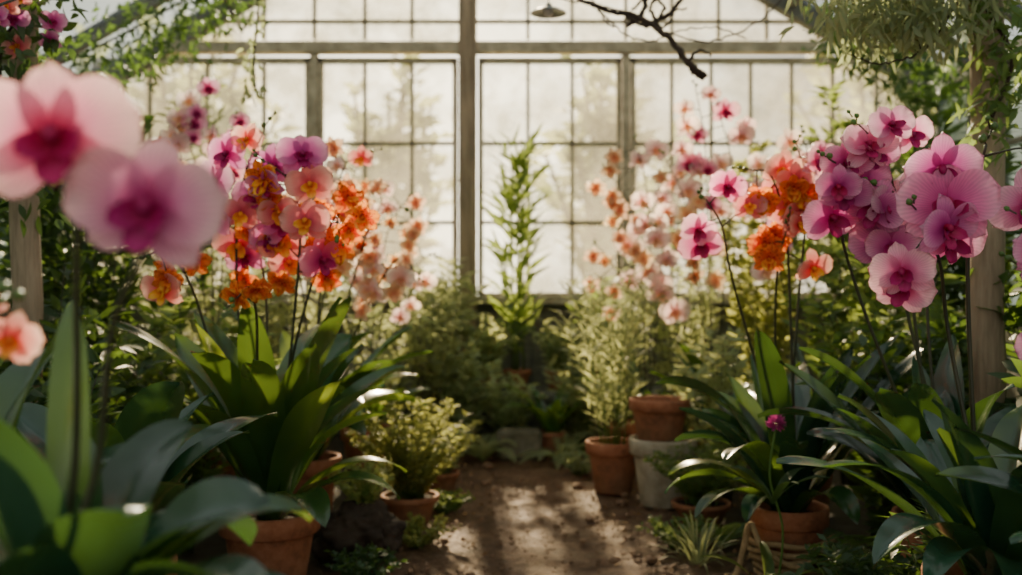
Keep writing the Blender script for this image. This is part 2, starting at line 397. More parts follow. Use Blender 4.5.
def bush(name,label,cat,loc,H,Rr,K,N,L,W,mat,pot=None,potmat='terra',t0=.2,sr=.003,upw=.5,arch=.0,group=None,rows=3,fold=.2,smat='stemg',flat=.3,droop=.25):
    loc=Vector(loc); e=root(name,loc,label,cat,group); zb=0
    if pot: add_pot(e,pot[0],pot[1],potmat); zb=.86*pot[1]
    st=MB(); PP=[];DD=[]; per=max(1,N//K)
    for k in range(K):
        az=2*math.pi*(k+R(-.4,.4))/K; out=Rr*math.sqrt(R(.02,1))
        hz=H*R(.72,1)*(1-flat*(out/Rr)**2)
        r0=(pot[0]*.5 if pot else Rr*.15)*R(.1,1)
        b=Vector((r0*math.cos(az),r0*math.sin(az),zb-.01))
        tip=Vector((out*math.cos(az),out*math.sin(az),zb+hz*(1-arch)))
        mid=b.lerp(tip,.5)+Vector((-.12*out*math.cos(az)+R(-.1,.1)*Rr,-.12*out*math.sin(az)+R(-.1,.1)*Rr,hz*(.12+arch)))
        C=[(1-t)**2*b+2*t*(1-t)*mid+t*t*tip for t in [i/9 for i in range(10)]]
        st.tube(C,[sr*(1-.7*i/9) for i in range(10)],5)
        for q in range(per):
            t=1.0 if q<max(1,per//12) else R(t0,1)
            p=(1-t)**2*b+2*t*(1-t)*mid+t*t*tip; T=(2*(1-t)*(mid-b)+2*t*(tip-mid)).normalized()
            a=R(0,6.28); d=T*upw+Vector((math.cos(a),math.sin(a),R(-.2,.4)))
            PP.append(p+Vector((R(-1,1),R(-1,1),R(-1,1)))*L*.25); DD.append(d)
    st.obj('stem',[M[smat]],True,e)["kind"]="stuff"
    V,F=leafcloud(np.array(PP),np.array(DD),L,W,rows=rows,fold=fold,droop=droop)
    f=cloud_obj('foliage',V,F,M[mat],e); f["kind"]="stuff"
    return e

def grass(name,label,cat,loc,H,Rr,n,W,mat,pot=None,group=None,elev=(1.0,1.5),curl=(.3,1.6)):
    loc=Vector(loc); e=root(name,loc,label,cat,group); zb=0
    if pot: add_pot(e,pot[0],pot[1]); zb=.86*pot[1]
    mb=MB()
    for i in range(n):
        az=R(0,6.28); m=strap_mesh(H*R(.6,1.05),W*R(.7,1.2),R(*elev),R(*curl),az,n=7,fold=.1); r=R(0,Rr)
        mb.add([(v[0]+r*math.cos(az),v[1]+r*math.sin(az),v[2]+zb-.005) for v in m.v],m.f)
    o=mb.obj('blades',[M[mat]],True,e); o["kind"]="stuff"; return e

def fern(label,loc,n,L,mat,pot=None,group=None,elev=(.6,1.3)):
    loc=Vector(loc); e=root('fern',loc,label,'fern',group); zb=0
    if pot: add_pot(e,pot[0],pot[1]); zb=.86*pot[1]
    for i in range(n):
        az=2*math.pi*i/n+R(-.3,.3); el=R(*elev); cu=R(1.0,1.9); LL=L*R(.75,1.1)
        r=0;z=0; pts=[]; m=26
        for k in range(m+1):
            th=el-cu*(k/m)**1.2
            if k: r+=LL/m*math.cos(th); z+=LL/m*math.sin(th)
            pts.append((Vector((r*math.cos(az),r*math.sin(az),z)),th))
        mb=MB(); mb.tube([p for p,_ in pts],[.0022*(1-.7*k/m) for k in range(m+1)],5)
        side=Vector((-math.sin(az),math.cos(az),0))
        for k in range(2,m):
            p,th=pts[k]; T=Vector((math.cos(th)*math.cos(az),math.cos(th)*math.sin(az),math.sin(th)))
            s=k/m; wl=LL*.20*math.sin(math.pi*min(1,.12+s*.88))**.8; wd=.3*LL/m*1.9
            nn=side.cross(T)
            for sg in(-1,1):
                d=(side*sg+T*.45).normalized(); b=T*wd*.9
                mb.add([p,p+d*wl*.4+b,p+d*wl-nn*wl*.12,p+d*wl*.4-b*.7],[(0,1,2,3)])
        mb.obj('frond',[M[mat]],False,e,(0,0,zb-.005))
    return e

# ================================================================== ROOM
WY=7.0
nx,ny=260,340; vs=[];
for j in range(ny+1):
    for i in range(nx+1):
        x=-3+6*i/nx; y=-2+9.06*j/ny
        h=.016*mnoise.noise(Vector((x*2.2,y*2.2,0)))+.014*mnoise.noise(Vector((x*8,y*8,3)))+.018*max(0,mnoise.noise(Vector((x*17,y*17,9)))-.1)
        h+=.02*min(1,max(0,(abs(x-.1)-.42)/.3))*abs(mnoise.noise(Vector((x*5,y*5,7))))
        vs.append((x,y,h-.010))
mb=MB(); mb.add(vs,[(j*(nx+1)+i,j*(nx+1)+i+1,(j+1)*(nx+1)+i+1,(j+1)*(nx+1)+i) for j in range(ny) for i in range(nx)])
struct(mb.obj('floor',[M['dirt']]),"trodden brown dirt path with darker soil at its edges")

mb=MB(); mb.box((0,WY+.05,.44),(5.8,.08,.9))
for i in range(40): mb.box((-2.83+i*.145,WY,.44),(.135,.025,.88))
struct(mb.obj('wall_back',[M['plank']],False),"low dark boarded wall under the glazing")
def window(n,x0,x1,z0,z1,vsx,hsz,mat='frame',w=.035):
    mb=MB(); cx,cz=(x0+x1)/2,(z0+z1)/2
    for x in(x0+w/2,x1-w/2): mb.box((x,WY,cz),(w,.06,z1-z0))
    for z in(z0+w/2,z1-w/2): mb.box((cx,WY,z),(x1-x0,.06,w))
    for x in vsx: mb.box((x,WY,cz),(.024,.03,z1-z0-w))
    for z in hsz: mb.box((cx,WY,z),(x1-x0-w,.03,.024))
    o=struct(mb.obj('window_%d'%n,[M[mat]],False),"many-paned greenhouse window with hazy glass")
    g=MB(); g.add([(x0,WY,z0),(x1,WY,z0),(x1,WY,z1),(x0,WY,z1)],[(0,1,2,3)])
    g.obj('glass',[M['glass']],False,o)
window(1,-1.32,-.365,.93,2.57,[-1.0,-.678],[1.986,1.445])
window(2,-.225,.755,.93,2.57,[.116,.418],[1.986,1.445])
window(3,-2.86,-1.37,.93,2.57,[-1.69,-2.08,-2.47],[1.986,1.445])
window(4,.815,2.86,.93,2.57,[1.10,1.37,1.64,1.92,2.2,2.5],[1.986,1.445])
def roofz(x): return 2.35+.58*(2.9-abs(x))
mb=MB()
for x in (-2.35,-2.03,-1.69,-1.345,-1.0,-.678,.116,.418,.785,1.10,1.42,1.75,2.1,2.4):
    z1=roofz(x)-.03
    if z1>2.72: mb.box((x,WY,(2.7+z1)/2),(.024,.03,z1-2.7))
for z in(2.82,3.2): 
    hw=2.9-(z-2.35)/.58; mb.box((0,WY,z),(2*hw,.03,.024))
o=struct(mb.obj('window_5',[M['frame']],False),"triangular gable glazing above the cross beam")
g=MB(); g.add([(-2.36,WY,2.66),(2.36,WY,2.66),(0,WY,roofz(0))],[(0,1,2)]); g.obj('glass',[M['glass']],False,o)
tn=[0]
def trim(fn,mat,label):
    tn[0]+=1; mb=MB(); fn(mb); return struct(mb.obj('trim_%d'%tn[0],[M[mat]],False),label)
trim(lambda m:m.box((-.295,WY-.03,2.0),(.12,.12,3.98)),'wood',"weathered central timber post")
trim(lambda m:m.box((0,WY-.02,2.635),(4.75,.10,.075)),'frame',"timber cross beam above the windows")
trim(lambda m:m.box((-1.345,WY-.01,1.75),(.05,.07,1.68)),'frame',"window post")
trim(lambda m:m.box((.785,WY-.01,1.75),(.05,.07,1.68)),'frame',"window post")
trim(lambda m:m.box((0,WY-.06,.915),(5.75,.16,.05)),'frame',"window sill board")
for sx in(-1,1):
    trim(lambda m:m.beam((sx*2.9,WY-.02,2.35),(0,WY-.02,4.03),.09,.14),'frmd',"sloping gable rafter")
    trim(lambda m:m.box((sx*2.86,2.5,2.35),(.08,9,.08)),'frmd',"eave beam")
for y in (-1.5,0,1.5,3.0,4.25,5.5,6.3):
    for sx in(-1,1):
        trim(lambda m:m.beam((sx*2.9,y,2.37),(0,y,4.05),.06,.09),'frmd',"roof rafter")
trim(lambda m:m.box((0,2.5,4.05),(.08,9.1,.12)),'frmd',"ridge beam")
for x in (.95,1.9):
    for sx in(-1,1):
        trim(lambda m:m.box((sx*x,2.5,roofz(x)-.0),(.05,9,.06)),'frmd',"roof purlin")
trim(lambda m:m.box((0,4.5,2.56),(5.1,.08,.1)),'frmd',"tie beam")
trim(lambda m:m.box((0,3.2,2.3),(5.7,.08,.1)),'frmd',"tie beam")
mb=MB()
for sx in(-1,1):
    mb.add([(sx*2.95,-2,2.36),(sx*2.95,WY+.1,2.36),(0,WY+.1,4.1),(0,-2,4.1)],[(0,1,2,3)])
struct(mb.obj('ceiling',[M['glassr']],False),"pitched greenhouse roof of cloudy bluish glass")
for nm,sx in(('left',-1),('right',1)):
    mb=MB(); mb.box((sx*2.95,2.5,.4),(.1,9.1,.82))
    struct(mb.obj('wall_'+nm,[M['plank']],False),"low dark boarded side wall")
    mb=MB(); 
    for i in range(20): mb.box((sx*2.93,-2+i*.473,1.57),(.04,.035,1.52))
    for z in(.83,1.35,1.85,2.3): mb.box((sx*2.93,2.5,z),(.05,9,.03))
    o=struct(mb.obj('window_%d'%(6 if sx<0 else 7),[M['frmd']],False),"grimy side glazing, darkened to cut the light")
    g=MB(); g.add([(sx*2.93,-2,.82),(sx*2.93,7,.82),(sx*2.93,7,2.34),(sx*2.93,-2,2.34)],[(0,1,2,3)])
    g.obj('glass',[M['glassd']],False,o)
mb=MB(); mb.add([(-40,7.1,-.02),(40,7.1,-.02),(40,60,-.02),(-40,60,-.02)],[(0,1,2,3)])
struct(mb.obj('ground',[M['g4']],False),"grass outside the greenhouse")

def post(x,y,h,r,label):
    mb=MB(); P=[(x+R(-.008,.008),y,z*h/12) for z in range(13)]
    mb.tube(P,[r*R(.93,1.07) for _ in P],10)
    return tag(mb.obj('timber_post',[M['wood']]),label,'post')
post(1.49,3.2,2.27,.052,"rough weathered timber post wrapped in climbing foliage")
post(-1.52,3.2,2.27,.045,"rough weathered timber post behind the orchids")

# ================================================================== ORCHIDS
PI=math.pi
def bench(x0,x1,y0,y1,z,label,mat='plank'):
    e=root('bench',((x0+x1)/2,(y0+y1)/2,0),label,'bench'); w=x1-x0;d=y1-y0
    t=MB(); n=5
    for i in range(n): t.box((0,-d/2+d*(i+.5)/n,z-.015),(w,d/n-.012,.03))
    t.obj('top',[M[mat]],False,e)
    for sx in(-1,1):
        for sy in(-1,1):
            l=MB(); l.box((sx*(w/2-.04),sy*(d/2-.04),(z-.03)/2),(.05,.05,z-.03)); l.obj('leg',[M[mat]],False,e)
    return e
bench(-1.3,-.25,.75,1.7,.42,"low slatted wooden plant bench")
front=orchid("pink phalaenopsis orchid with broad dark leaves on a wooden bench",(-.50,1.15,.42),(.10,.2),0,(.3,.4),.08,'orchd',
 [([(-.47,1.10,.80),(-.425,1.0,1.02),(-.41,.97,1.10)],'pink',0,.1,1.0),
  ([(-.44,1.08,.80),(-.39,1.0,.96),(-.345,.97,1.04)],'pink',0,.1,1.0)],
 leaves=[(.44,.12,1.25,1.0,PI*.95,'orchd'),(.38,.12,1.4,.7,PI*1.35,'orchd'),(.28,.11,1.25,1.3,.1,'orchd'),(.30,.10,1.0,1.6,-.4,'orchd'),
   (.36,.12,.8,1.9,-1.2,'orchd'),(.36,.11,.9,1.8,-2.2,'orchd'),(.32,.075,1.1,1.6,.5,'orchl'),(.44,.048,1.5,.7,PI*.62,'orch'),(.36,.10,1.0,1.4,PI*1.1,'orchd'),(.28,.11,1.2,1.5,-1.6,'orchd'),
   (.38,.11,1.1,1.4,-2.7,'orchd'),(.28,.11,1.3,1.1,-.9,'orchd'),(.30,.10,.8,1.7,-.1,'orchd'),(.28,.07,1.4,.9,1.9,'orch'),(.34,.12,.6,1.5,-.7,'orchd'),(.3,.09,1.0,1.8,1.0,'orchd'),(.30,.08,1.1,1.3,.3,'orch'),(.34,.08,1.3,1.2,1.3,'orchd')])
for p,f,s,v,ro in (((-.425,.95,1.138),(.25,-1,.0),1.08,0,.12),((-.337,.95,1.074),(.05,-1,-.1),.98,0,-.15)):
    add_flower(front,front.location,p,f,'pinkn',s,True,v,ro)
orchid("small coral pink orchid with dark leaves on a wooden bench",(-.80,1.45,.42),(.09,.18),9,(.32,.44),.10,'orchd',
 [([(-.66,1.25,.84),(-.61,1.2,.94),(-.565,1.12,1.00),(-.55,1.1,1.00)],'salm',4,.10,.58)])
orchid("orchid with broad glossy dark leaves in a tall terracotta pot",(-.92,2.35,0),(.14,.38),16,(.45,.64),.125,'orchd',[],curl=(.6,1.7))

orchid("pink and orange orchid with many broad leaves in a terracotta pot",(-.78,3.3,0),(.155,.28),26,(.50,.86),.125,'orch',
 [([(-.875,3.3,.86),(-.88,3.28,1.18),(-.84,3.25,1.38),(-.77,3.2,1.50)],['mag','salm','pink','mag','mag'],7,.28,1.15),
  ([(-.70,3.25,.80),(-.66,3.2,1.18),(-.68,3.15,1.32),(-.74,3.1,1.38)],['oran','oran','salm','mag','mag'],11,.36,1.15),
  ([(-.70,3.3,.80),(-.60,3.25,1.12),(-.55,3.2,1.22),(-.52,3.1,1.16)],['oran','oran','salm'],7,.22,1.1),
  ([(-.78,3.15,.72),(-.76,3.05,.92),(-.77,3.0,1.00),(-.79,2.95,.97)],['oran'],3,.14,.85),
  ([(-.95,3.25,.80),(-1.00,3.2,1.0),(-1.04,3.1,1.11),(-1.10,3.1,1.10)],['salm','oran','oran'],5,.22,1.0),
  ([(-.80,3.35,.9),(-.81,3.3,1.12),(-.80,3.2,1.26)],['oran','salm','mag'],8,.28,1.1)],elev=(1.05,1.52),curl=(.2,1.3),
 leaves=[(.5,.11,.9,1.6,-.3,'orch'),(.5,.11,.8,1.5,-1.0,'orch'),(.45,.11,.8,1.7,-2.0,'orchd'),(.5,.10,1.0,1.5,.0,'orchl')])
orchid("peach orchid with sunlit leaves in a terracotta pot",(-.86,4.3,0),(.14,.29),18,(.48,.78),.11,'orch',
 [([(-.80,4.3,1.0),(-.74,4.2,1.3),(-.66,4.1,1.50),(-.58,4.1,1.54)],['peach','salm','peach'],8,.30,.95),
  ([(-.70,4.3,.9),(-.60,4.2,1.2),(-.52,4.1,1.34),(-.44,4.1,1.32)],['peach','pale','peach'],10,.36,.92),
  ([(-.66,4.3,.8),(-.54,4.2,1.02),(-.45,4.15,1.12),(-.38,4.1,1.06)],['peach','pale','peach'],8,.34,.85),
  ([(-.8,4.4,1.0),(-.72,4.3,1.22),(-.60,4.3,1.26)],['peach','oran','peach'],8,.28,.9),
  ([(-.9,4.4,1.0),(-.98,4.3,1.3),(-1.04,4.3,1.48)],['pale','peach'],6,.26,.85)],
 leaves=[(.65,.10,1.2,1.2,-.2,'orchl'),(.6,.10,1.1,1.5,.1,'orchl'),(.65,.10,1.3,1.1,-.5,'orch'),(.55,.10,1.0,1.5,-.9,'orch')])
orchid("tall peach and pink orchid standing beside the path",(-.75,5.3,0),(.13,.28),8,(.4,.55),.08,'orch',
 [([(-.7,5.3,1.0),(-.62,5.25,1.32),(-.52,5.2,1.46)],['pale','peach'],12,.38,1.0),
  ([(-.8,5.3,1.0),(-.85,5.25,1.42),(-.78,5.2,1.62)],['pale','peach'],11,.34,1.0),
  ([(-.65,5.3,.9),(-.5,5.25,1.1),(-.42,5.2,1.16)],['peach','pale'],9,.4,.95)],detail=False,spread=1.6)
orchid("tall pale pink orchid in a shady corner",(-1.35,4.6,0),(.13,.3),8,(.4,.55),.08,'orchd',
 [([(-1.35,4.6,1.2),(-1.42,4.5,1.7),(-1.36,4.5,1.90)],['pale','pink'],8,.2,.85),
  ([(-1.30,4.6,1.1),(-1.25,4.5,1.55),(-1.22,4.5,1.74)],['pale','pink'],6,.18,.8),
  ([(-1.4,4.6,1.1),(-1.5,4.5,1.55),(-1.45,4.5,1.74)],['oran','peach'],5,.18,.8)],detail=False)
# ---- right side
orchid("pink and orange orchid with broad arching leaves in a terracotta pot",(.94,3.45,0),(.125,.265),24,(.46,.78),.10,'orchd',
 [([(.80,3.4,.80),(.72,3.35,1.05),(.68,3.3,1.20),(.62,3.25,1.28)],['mag','salm','pink'],4,.15,1.05),
  ([(.93,3.4,.90),(.90,3.35,1.20),(.84,3.3,1.36),(.78,3.3,1.38)],['oran','salm','oran'],9,.24,1.1),
  ([(.96,3.4,1.0),(.97,3.35,1.28),(.93,3.3,1.44)],['salm','pink'],6,.18,1.0),
  ([(.88,3.4,.8),(.86,3.3,1.05),(.88,3.25,1.20)],['oran','salm'],4,.14,1.0)],
 leaves=[(.46,.08,.9,1.7,PI,'orch'),(.42,.09,.8,1.7,PI*1.15,'orch'),(.46,.08,1.0,1.7,PI*.9,'orchl'),(.38,.09,.8,1.6,PI*1.3,'orchd'),(.4,.09,.9,1.8,PI*1.6,'orch')],elev=(1.0,1.5),curl=(.3,1.5))
orchid("deep pink phalaenopsis orchid with dark stems in a tall pot",(1.22,2.9,0),(.13,.36),22,(.42,.68),.11,'orchd',
 [([(.98,2.85,.95),(.90,2.8,1.18),(.91,2.75,1.30),(.84,2.7,1.34)],['mag','pink'],5,.2,1.1),
  ([(1.10,2.85,.96),(1.06,2.8,1.22),(1.0,2.75,1.36),(.92,2.7,1.43)],['mag','pink'],9,.28,1.15),
  ([(1.12,2.85,.96),(1.08,2.8,1.14),(1.02,2.7,1.24),(.96,2.7,1.27)],['mag','pink'],5,.2,1.05),
  ([(1.18,2.9,1.0),(1.18,2.8,1.20),(1.13,2.7,1.28)],['mag'],4,.22,1.05)])
orchid("large pink phalaenopsis orchid with broad dark leaves in a tall pot",(1.0,2.1,0),(.14,.42),20,(.36,.56),.10,'orchd',
 [([(.93,2.08,.99),(.925,2.05,1.16),(.93,2.0,1.28)],['mag','pink'],4,.15,1.12),
  ([(.90,2.1,.90),(.86,2.05,1.05),(.80,2.0,1.14)],['pink','mag'],4,.15,.95)],
 leaves=[(.5,.085,1.3,1.6,PI,'orchd'),(.5,.085,1.1,1.9,PI*1.2,'orchd'),(.45,.09,.9,1.8,PI*1.4,'orchd'),(.5,.085,1.35,1.3,PI*.9,'orchd')])
orchid("pink orchid with curved strap leaves in a tall terracotta pot",(1.18,1.75,0),(.13,.44),16,(.36,.55),.095,'orchd',
 [([(1.08,1.8,.9),(1.0,1.85,1.08),(.96,1.88,1.12)],['mag','pink'],3,.14,.85),
  ([(1.08,1.8,.85),(1.0,1.85,.98),(.95,1.88,1.03)],['mag'],2,.1,.8)])
orchid("tall peach orchid glowing in backlight",(.75,5.5,0),(.13,.28),9,(.4,.6),.08,'orch',
 [([(.7,5.5,1.1),(.62,5.4,1.45),(.50,5.4,1.62)],['peach','pale'],9,.34,1.0),
  ([(.75,5.5,1.1),(.72,5.4,1.5),(.66,5.4,1.78)],['peach','pale'],9,.3,1.0),
  ([(.8,5.5,1.0),(.8,5.4,1.3),(.72,5.4,1.42)],['pale','peach'],9,.4,1.0),
  ([(.65,5.5,.9),(.55,5.4,1.1),(.46,5.4,1.22)],['peach'],7,.35,.95)],detail=False,spread=2.2)
orchid("tall pale pink orchid against the glazing",(1.05,5.2,0),(.13,.28),9,(.4,.6),.08,'orch',
 [([(1.0,5.2,1.2),(.97,5.1,1.7),(.92,5.1,2.0)],['pale','pink','pale'],10,.34,1.0),
  ([(.95,5.2,1.1),(.86,5.1,1.45),(.76,5.1,1.66)],['pale','pale','peach'],10,.36,1.0),
  ([(1.1,5.2,1.2),(1.1,5.1,1.6),(1.05,5.1,1.84)],['pink','pale'],9,.36,1.0),
  ([(.95,5.2,1.0),(.82,5.1,1.2),(.72,5.1,1.30)],['pale','peach'],9,.4,1.0)],detail=False,spread=2.2)
orchid("pink and peach orchid among ferns",(1.3,4.5,0),(.13,.3),9,(.4,.6),.08,'orch',
 [([(1.2,4.5,1.0),(1.1,4.4,1.25),(1.02,4.4,1.40)],['pale','pink'],6,.3,.85),
  ([(1.35,4.5,1.2),(1.3,4.4,1.5),(1.25,4.4,1.66)],['pale','pink'],5,.2,.85)],detail=False)

# ================================================================== OTHER PLANTS
bush('potted_shrub',"small-leaved yellow-green shrub in a terracotta pot",'shrub',(-.43,4.35,0),.46,.29,70,5600,.026,.015,'g2',pot=(.12,.12),t0=.1)
bush('potted_herb',"low sprawling yellow-green herb in a small pot",'herb',(-.34,4.95,0),.24,.18,24,1200,.028,.015,'g5',pot=(.09,.11))
bush('low_herb',"low creeping green herb on the soil beside the path",'herb',(-.36,3.95,0),.12,.17,24,900,.022,.012,'g2')
for (x,y,H,m) in [(-.42,5.4,.22,'g3'),(-.30,4.55,.10,'g1'),(.36,5.45,.14,'g3'),(.64,3.95,.12,'g1'),(-.5,3.45,.12,'g4')]:
    bush('low_herb',"low creeping green herb spilling over the path edge",'herb',(x,y,0),H,.15,20,600,.028,.014,m)
bm=bmesh.new(); bmesh.ops.create_icosphere(bm,subdivisions=5,radius=1)
for v in bm.verts:
    n=mnoise.fractal(v.co*2.2,1,2,5)+.5*abs(mnoise.noise(v.co*6)); v.co*=1+.28*n
    v.co=Vector((v.co.x*.15,v.co.y*.13,max(-.01,v.co.z*.12+.085)))
me=bpy.data.meshes.new('root_clump'); bm.to_mesh(me); bm.free(); me.materials.append(M['bark'])
for p in me.polygons: p.use_smooth=True
o=link(bpy.data.objects.new('root_clump',me)); o.location=(-.565,3.75,0); tag(o,"dark gnarled mossy root clump on the soil",'root')
bush('small_herb',"small fine-leaved herb growing on a dark root clump",'herb',(-.545,3.78,.17),.20,.14,24,1100,.026,.011,'g2')
bench(-1.0,1.0,6.3,6.85,.34,"dark slatted wooden staging under the window sill")
bush('tall_potted_plant',"tall slender plant with lance-shaped leaves in a terracotta pot",'plant',(.04,6.6,.34),1.50,.13,5,230,.22,.036,'g1',pot=(.09,.13),t0=.08,rows=5,flat=.1,sr=.007,upw=.9)
bush('potted_plant',"leafy green plant in a small terracotta pot",'plant',(-.45,6.55,.34),.75,.26,22,700,.11,.03,'g3',pot=(.09,.14),rows=5)
bush('potted_plant',"leafy green plant in a small terracotta pot",'plant',(-.15,6.5,.34),.36,.20,18,420,.08,.025,'g5',pot=(.08,.13),rows=5,t0=.0)
bush('potted_plant',"broad-leaved green plant in a small pot",'plant',(.62,6.55,.34),.6,.24,20,420,.12,.04,'g1',pot=(.09,.14),rows=5,t0=.0)
bush('potted_plant',"leafy plant in a small pot on wooden staging",'plant',(.30,6.55,.34),.36,.20,18,420,.07,.022,'g5',pot=(.08,.13),rows=5,t0=.0)
bush('potted_plant',"hazy pale green plant at the end of the path",'plant',(-.02,6.2,0),.50,.24,20,650,.07,.02,'g5',rows=5)
orchid("young yellow-green strap-leaved plant in a pot",(.24,6.05,0),(.09,.15),16,(.2,.42),.07,'orchl',[])
def plainpot(name,loc,r,h,label,mat='terra',soil=True):
    e=root(name,loc,label,'pot'); add_pot(e,r,h,mat,0,soil); return e
plainpot('flower_pot',(-.50,5.55,0),.11,.2,"small terracotta flower pot")
fern("dark green fern beside the path",(-.55,5.95,.0),14,.5,'g3')
fern("green fern at the end of the path",(-.16,5.9,0),12,.32,'g5')
fern("green fern at the end of the path",(.30,5.85,0),14,.32,'g5')
bush('potted_plant',"leafy plant in a corner by the path",'plant',(-.3,6.15,0),.70,.22,18,800,.08,.03,'g5',rows=5)
bush('potted_plant',"airy leafy plant beside the end of the path",'plant',(.42,6.15,0),.70,.2,18,700,.08,.022,'g5',rows=5)
bm=bmesh.new(); bmesh.ops.create_cube(bm,size=1); bmesh.ops.bevel(bm,geom=bm.edges[:],offset=.08,segments=3,affect='EDGES')
bmesh.ops.subdivide_edges(bm,edges=bm.edges[:],cuts=2)
for v in bm.verts:
    v.co+=Vector((1,1,1))*0.03*mnoise.noise(v.co*4); v.co=Vector((v.co.x*.26,v.co.y*.16,v.co.z*.17+.085))
me=bpy.data.meshes.new('stone_block'); bm.to_mesh(me); bm.free(); me.materials.append(M['mossy'])
o=link(bpy.data.objects.new('stone_block',me)); o.location=(.05,6.0,0); tag(o,"pale mossy stone block at the end of the path",'stone')

bush('potted_bamboo',"tall slender bamboo-like plant in a terracotta pot",'bamboo',(.50,5.0,0),1.0,.27,18,800,.10,.012,'g5',pot=(.13,.25),t0=.12,rows=3,sr=.0035,flat=.25,upw=.8)
bush('potted_plant',"wispy grey-green plant with fine leaves",'plant',(.66,5.85,0),1.1,.22,20,900,.06,.012,'g3',pot=(.12,.22),rows=3)
plainpot('flower_pot',(.70,4.70,0),.15,.31,"large whitewashed lichened pot standing on the dirt",'white')
plainpot('flower_pot',(.68,4.68,.272),.135,.22,"terracotta pot stacked on a whitewashed pot")
bush('potted_herb',"feathery green herb in a low terracotta pot",'herb',(.80,4.30,0),.28,.22,40,2200,.035,.009,'g1',pot=(.12,.10))
fern("small bright fern at the foot of a pot",(.82,3.95,0),14,.22,'g1')
grass('grass_tuft',"spiky green grass tuft on the soil",'grass',(.68,3.72,0),.2,.05,60,.008,'g5',elev=(.6,1.5))
fern("green fern beneath the orchids",(1.16,3.0,0),16,.40,'g1')
fern("green fern beneath the orchids",(1.22,3.35,0),14,.45,'g4')
fern("dark fern beneath the orchids",(1.0,2.5,0),18,.48,'g1')
bush('low_herb',"leafy herb in front of a tall pot",'herb',(.96,2.75,0),.34,.2,26,1100,.05,.014,'g4')
bush('low_herb',"leafy green herb between tall pots",'herb',(1.08,2.42,0),.55,.22,26,1100,.05,.018,'g4')
e=root('globe_flower',(.80,3.12,0),"small ruffled red flower head on a leafy stem",'flower')
tip=Vector((.01,0,.585)); st=MB(); P=spline([(0,0,0),(.03,0,.25),(-.01,0,.42),tip]); st.tube(P,.0035,6); st.obj('stem',[M['stemg']],True,e)
hd=MB()
for i in range(80):
    z=1-1.7*(i+.5)/80; a=i*2.39996; d=Vector((math.sqrt(max(0,1-z*z))*math.cos(a),math.sqrt(max(0,1-z*z))*math.sin(a),z))
    s=d.cross(Vector((R(-.4,.4),R(-.4,.4),1))).normalized()*.006; k=R(.8,1.2)
    hd.add([d*.006,d*.018*k+s,d*.031*k+s*.6+Vector((0,0,.003)),d*.028*k-s*.6,d*.018*k-s],[(0,1,2,3,4)])
hd.obj('flower_head',[M['mag']],False,e,tip)
for az in(0,1.5,3,4.4,5.5): strap_mesh(.3,.035,1.2,1.3,az).obj('leaf',[M['g1']],True,e)
for az in(.7,2.2,3.7,4.9,5.9): strap_mesh(.2,.03,.9,1.0,az).obj('leaf',[M['g4']],True,e,(0,0,.34))
mb=MB(); P=[]
for i in range(301):
    a=i/300*2*math.pi*5; rr=.106+.036*i/300+.004*math.sin(i*.13); P.append((rr*math.cos(a),rr*math.sin(a),.025+.14*i/300+.004*math.sin(i*.5)))
mb.tube(P,.010,8)
mb.tube(spline([P[-1],(.06,-.16,.15),(-.02,-.165,.10),(-.12,-.14,.15),(-.15,-.08,.22),(-.17,-.07,.14),(-.20,-.08,.05),(-.24,-.05,.012),(-.2,.05,.012)]),.010,8)
tag(mb.obj('rope',[M['rope']],True,None,(.94,3.45,0)),"coarse jute rope wound round a terracotta pot",'rope')

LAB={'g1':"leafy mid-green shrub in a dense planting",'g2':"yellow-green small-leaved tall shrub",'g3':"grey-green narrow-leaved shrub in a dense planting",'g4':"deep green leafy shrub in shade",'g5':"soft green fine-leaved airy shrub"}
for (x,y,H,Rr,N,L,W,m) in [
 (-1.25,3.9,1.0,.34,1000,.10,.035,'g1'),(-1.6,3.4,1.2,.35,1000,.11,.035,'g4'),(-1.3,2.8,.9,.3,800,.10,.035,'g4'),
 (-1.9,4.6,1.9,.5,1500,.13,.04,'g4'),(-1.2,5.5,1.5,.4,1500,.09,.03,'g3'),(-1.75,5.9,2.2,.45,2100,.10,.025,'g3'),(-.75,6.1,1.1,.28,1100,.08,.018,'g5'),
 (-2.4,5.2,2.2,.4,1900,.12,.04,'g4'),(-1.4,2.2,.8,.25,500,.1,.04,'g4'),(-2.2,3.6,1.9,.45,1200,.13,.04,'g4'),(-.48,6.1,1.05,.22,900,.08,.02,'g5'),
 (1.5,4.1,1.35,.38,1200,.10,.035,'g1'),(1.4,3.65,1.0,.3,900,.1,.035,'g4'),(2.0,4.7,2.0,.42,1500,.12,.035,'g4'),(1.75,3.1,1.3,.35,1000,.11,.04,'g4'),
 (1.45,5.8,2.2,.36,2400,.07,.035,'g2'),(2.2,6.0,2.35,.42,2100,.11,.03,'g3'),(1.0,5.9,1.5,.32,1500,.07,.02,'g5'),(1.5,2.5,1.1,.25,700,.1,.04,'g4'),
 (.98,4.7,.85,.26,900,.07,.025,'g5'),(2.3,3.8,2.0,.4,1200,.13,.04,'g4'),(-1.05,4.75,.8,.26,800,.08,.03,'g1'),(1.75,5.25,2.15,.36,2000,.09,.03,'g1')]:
    bush('shrub',LAB[m],'shrub',(x,y,0),H,Rr,18,N,L,W,m,t0=.1,rows=5,sr=.005,smat='stem')

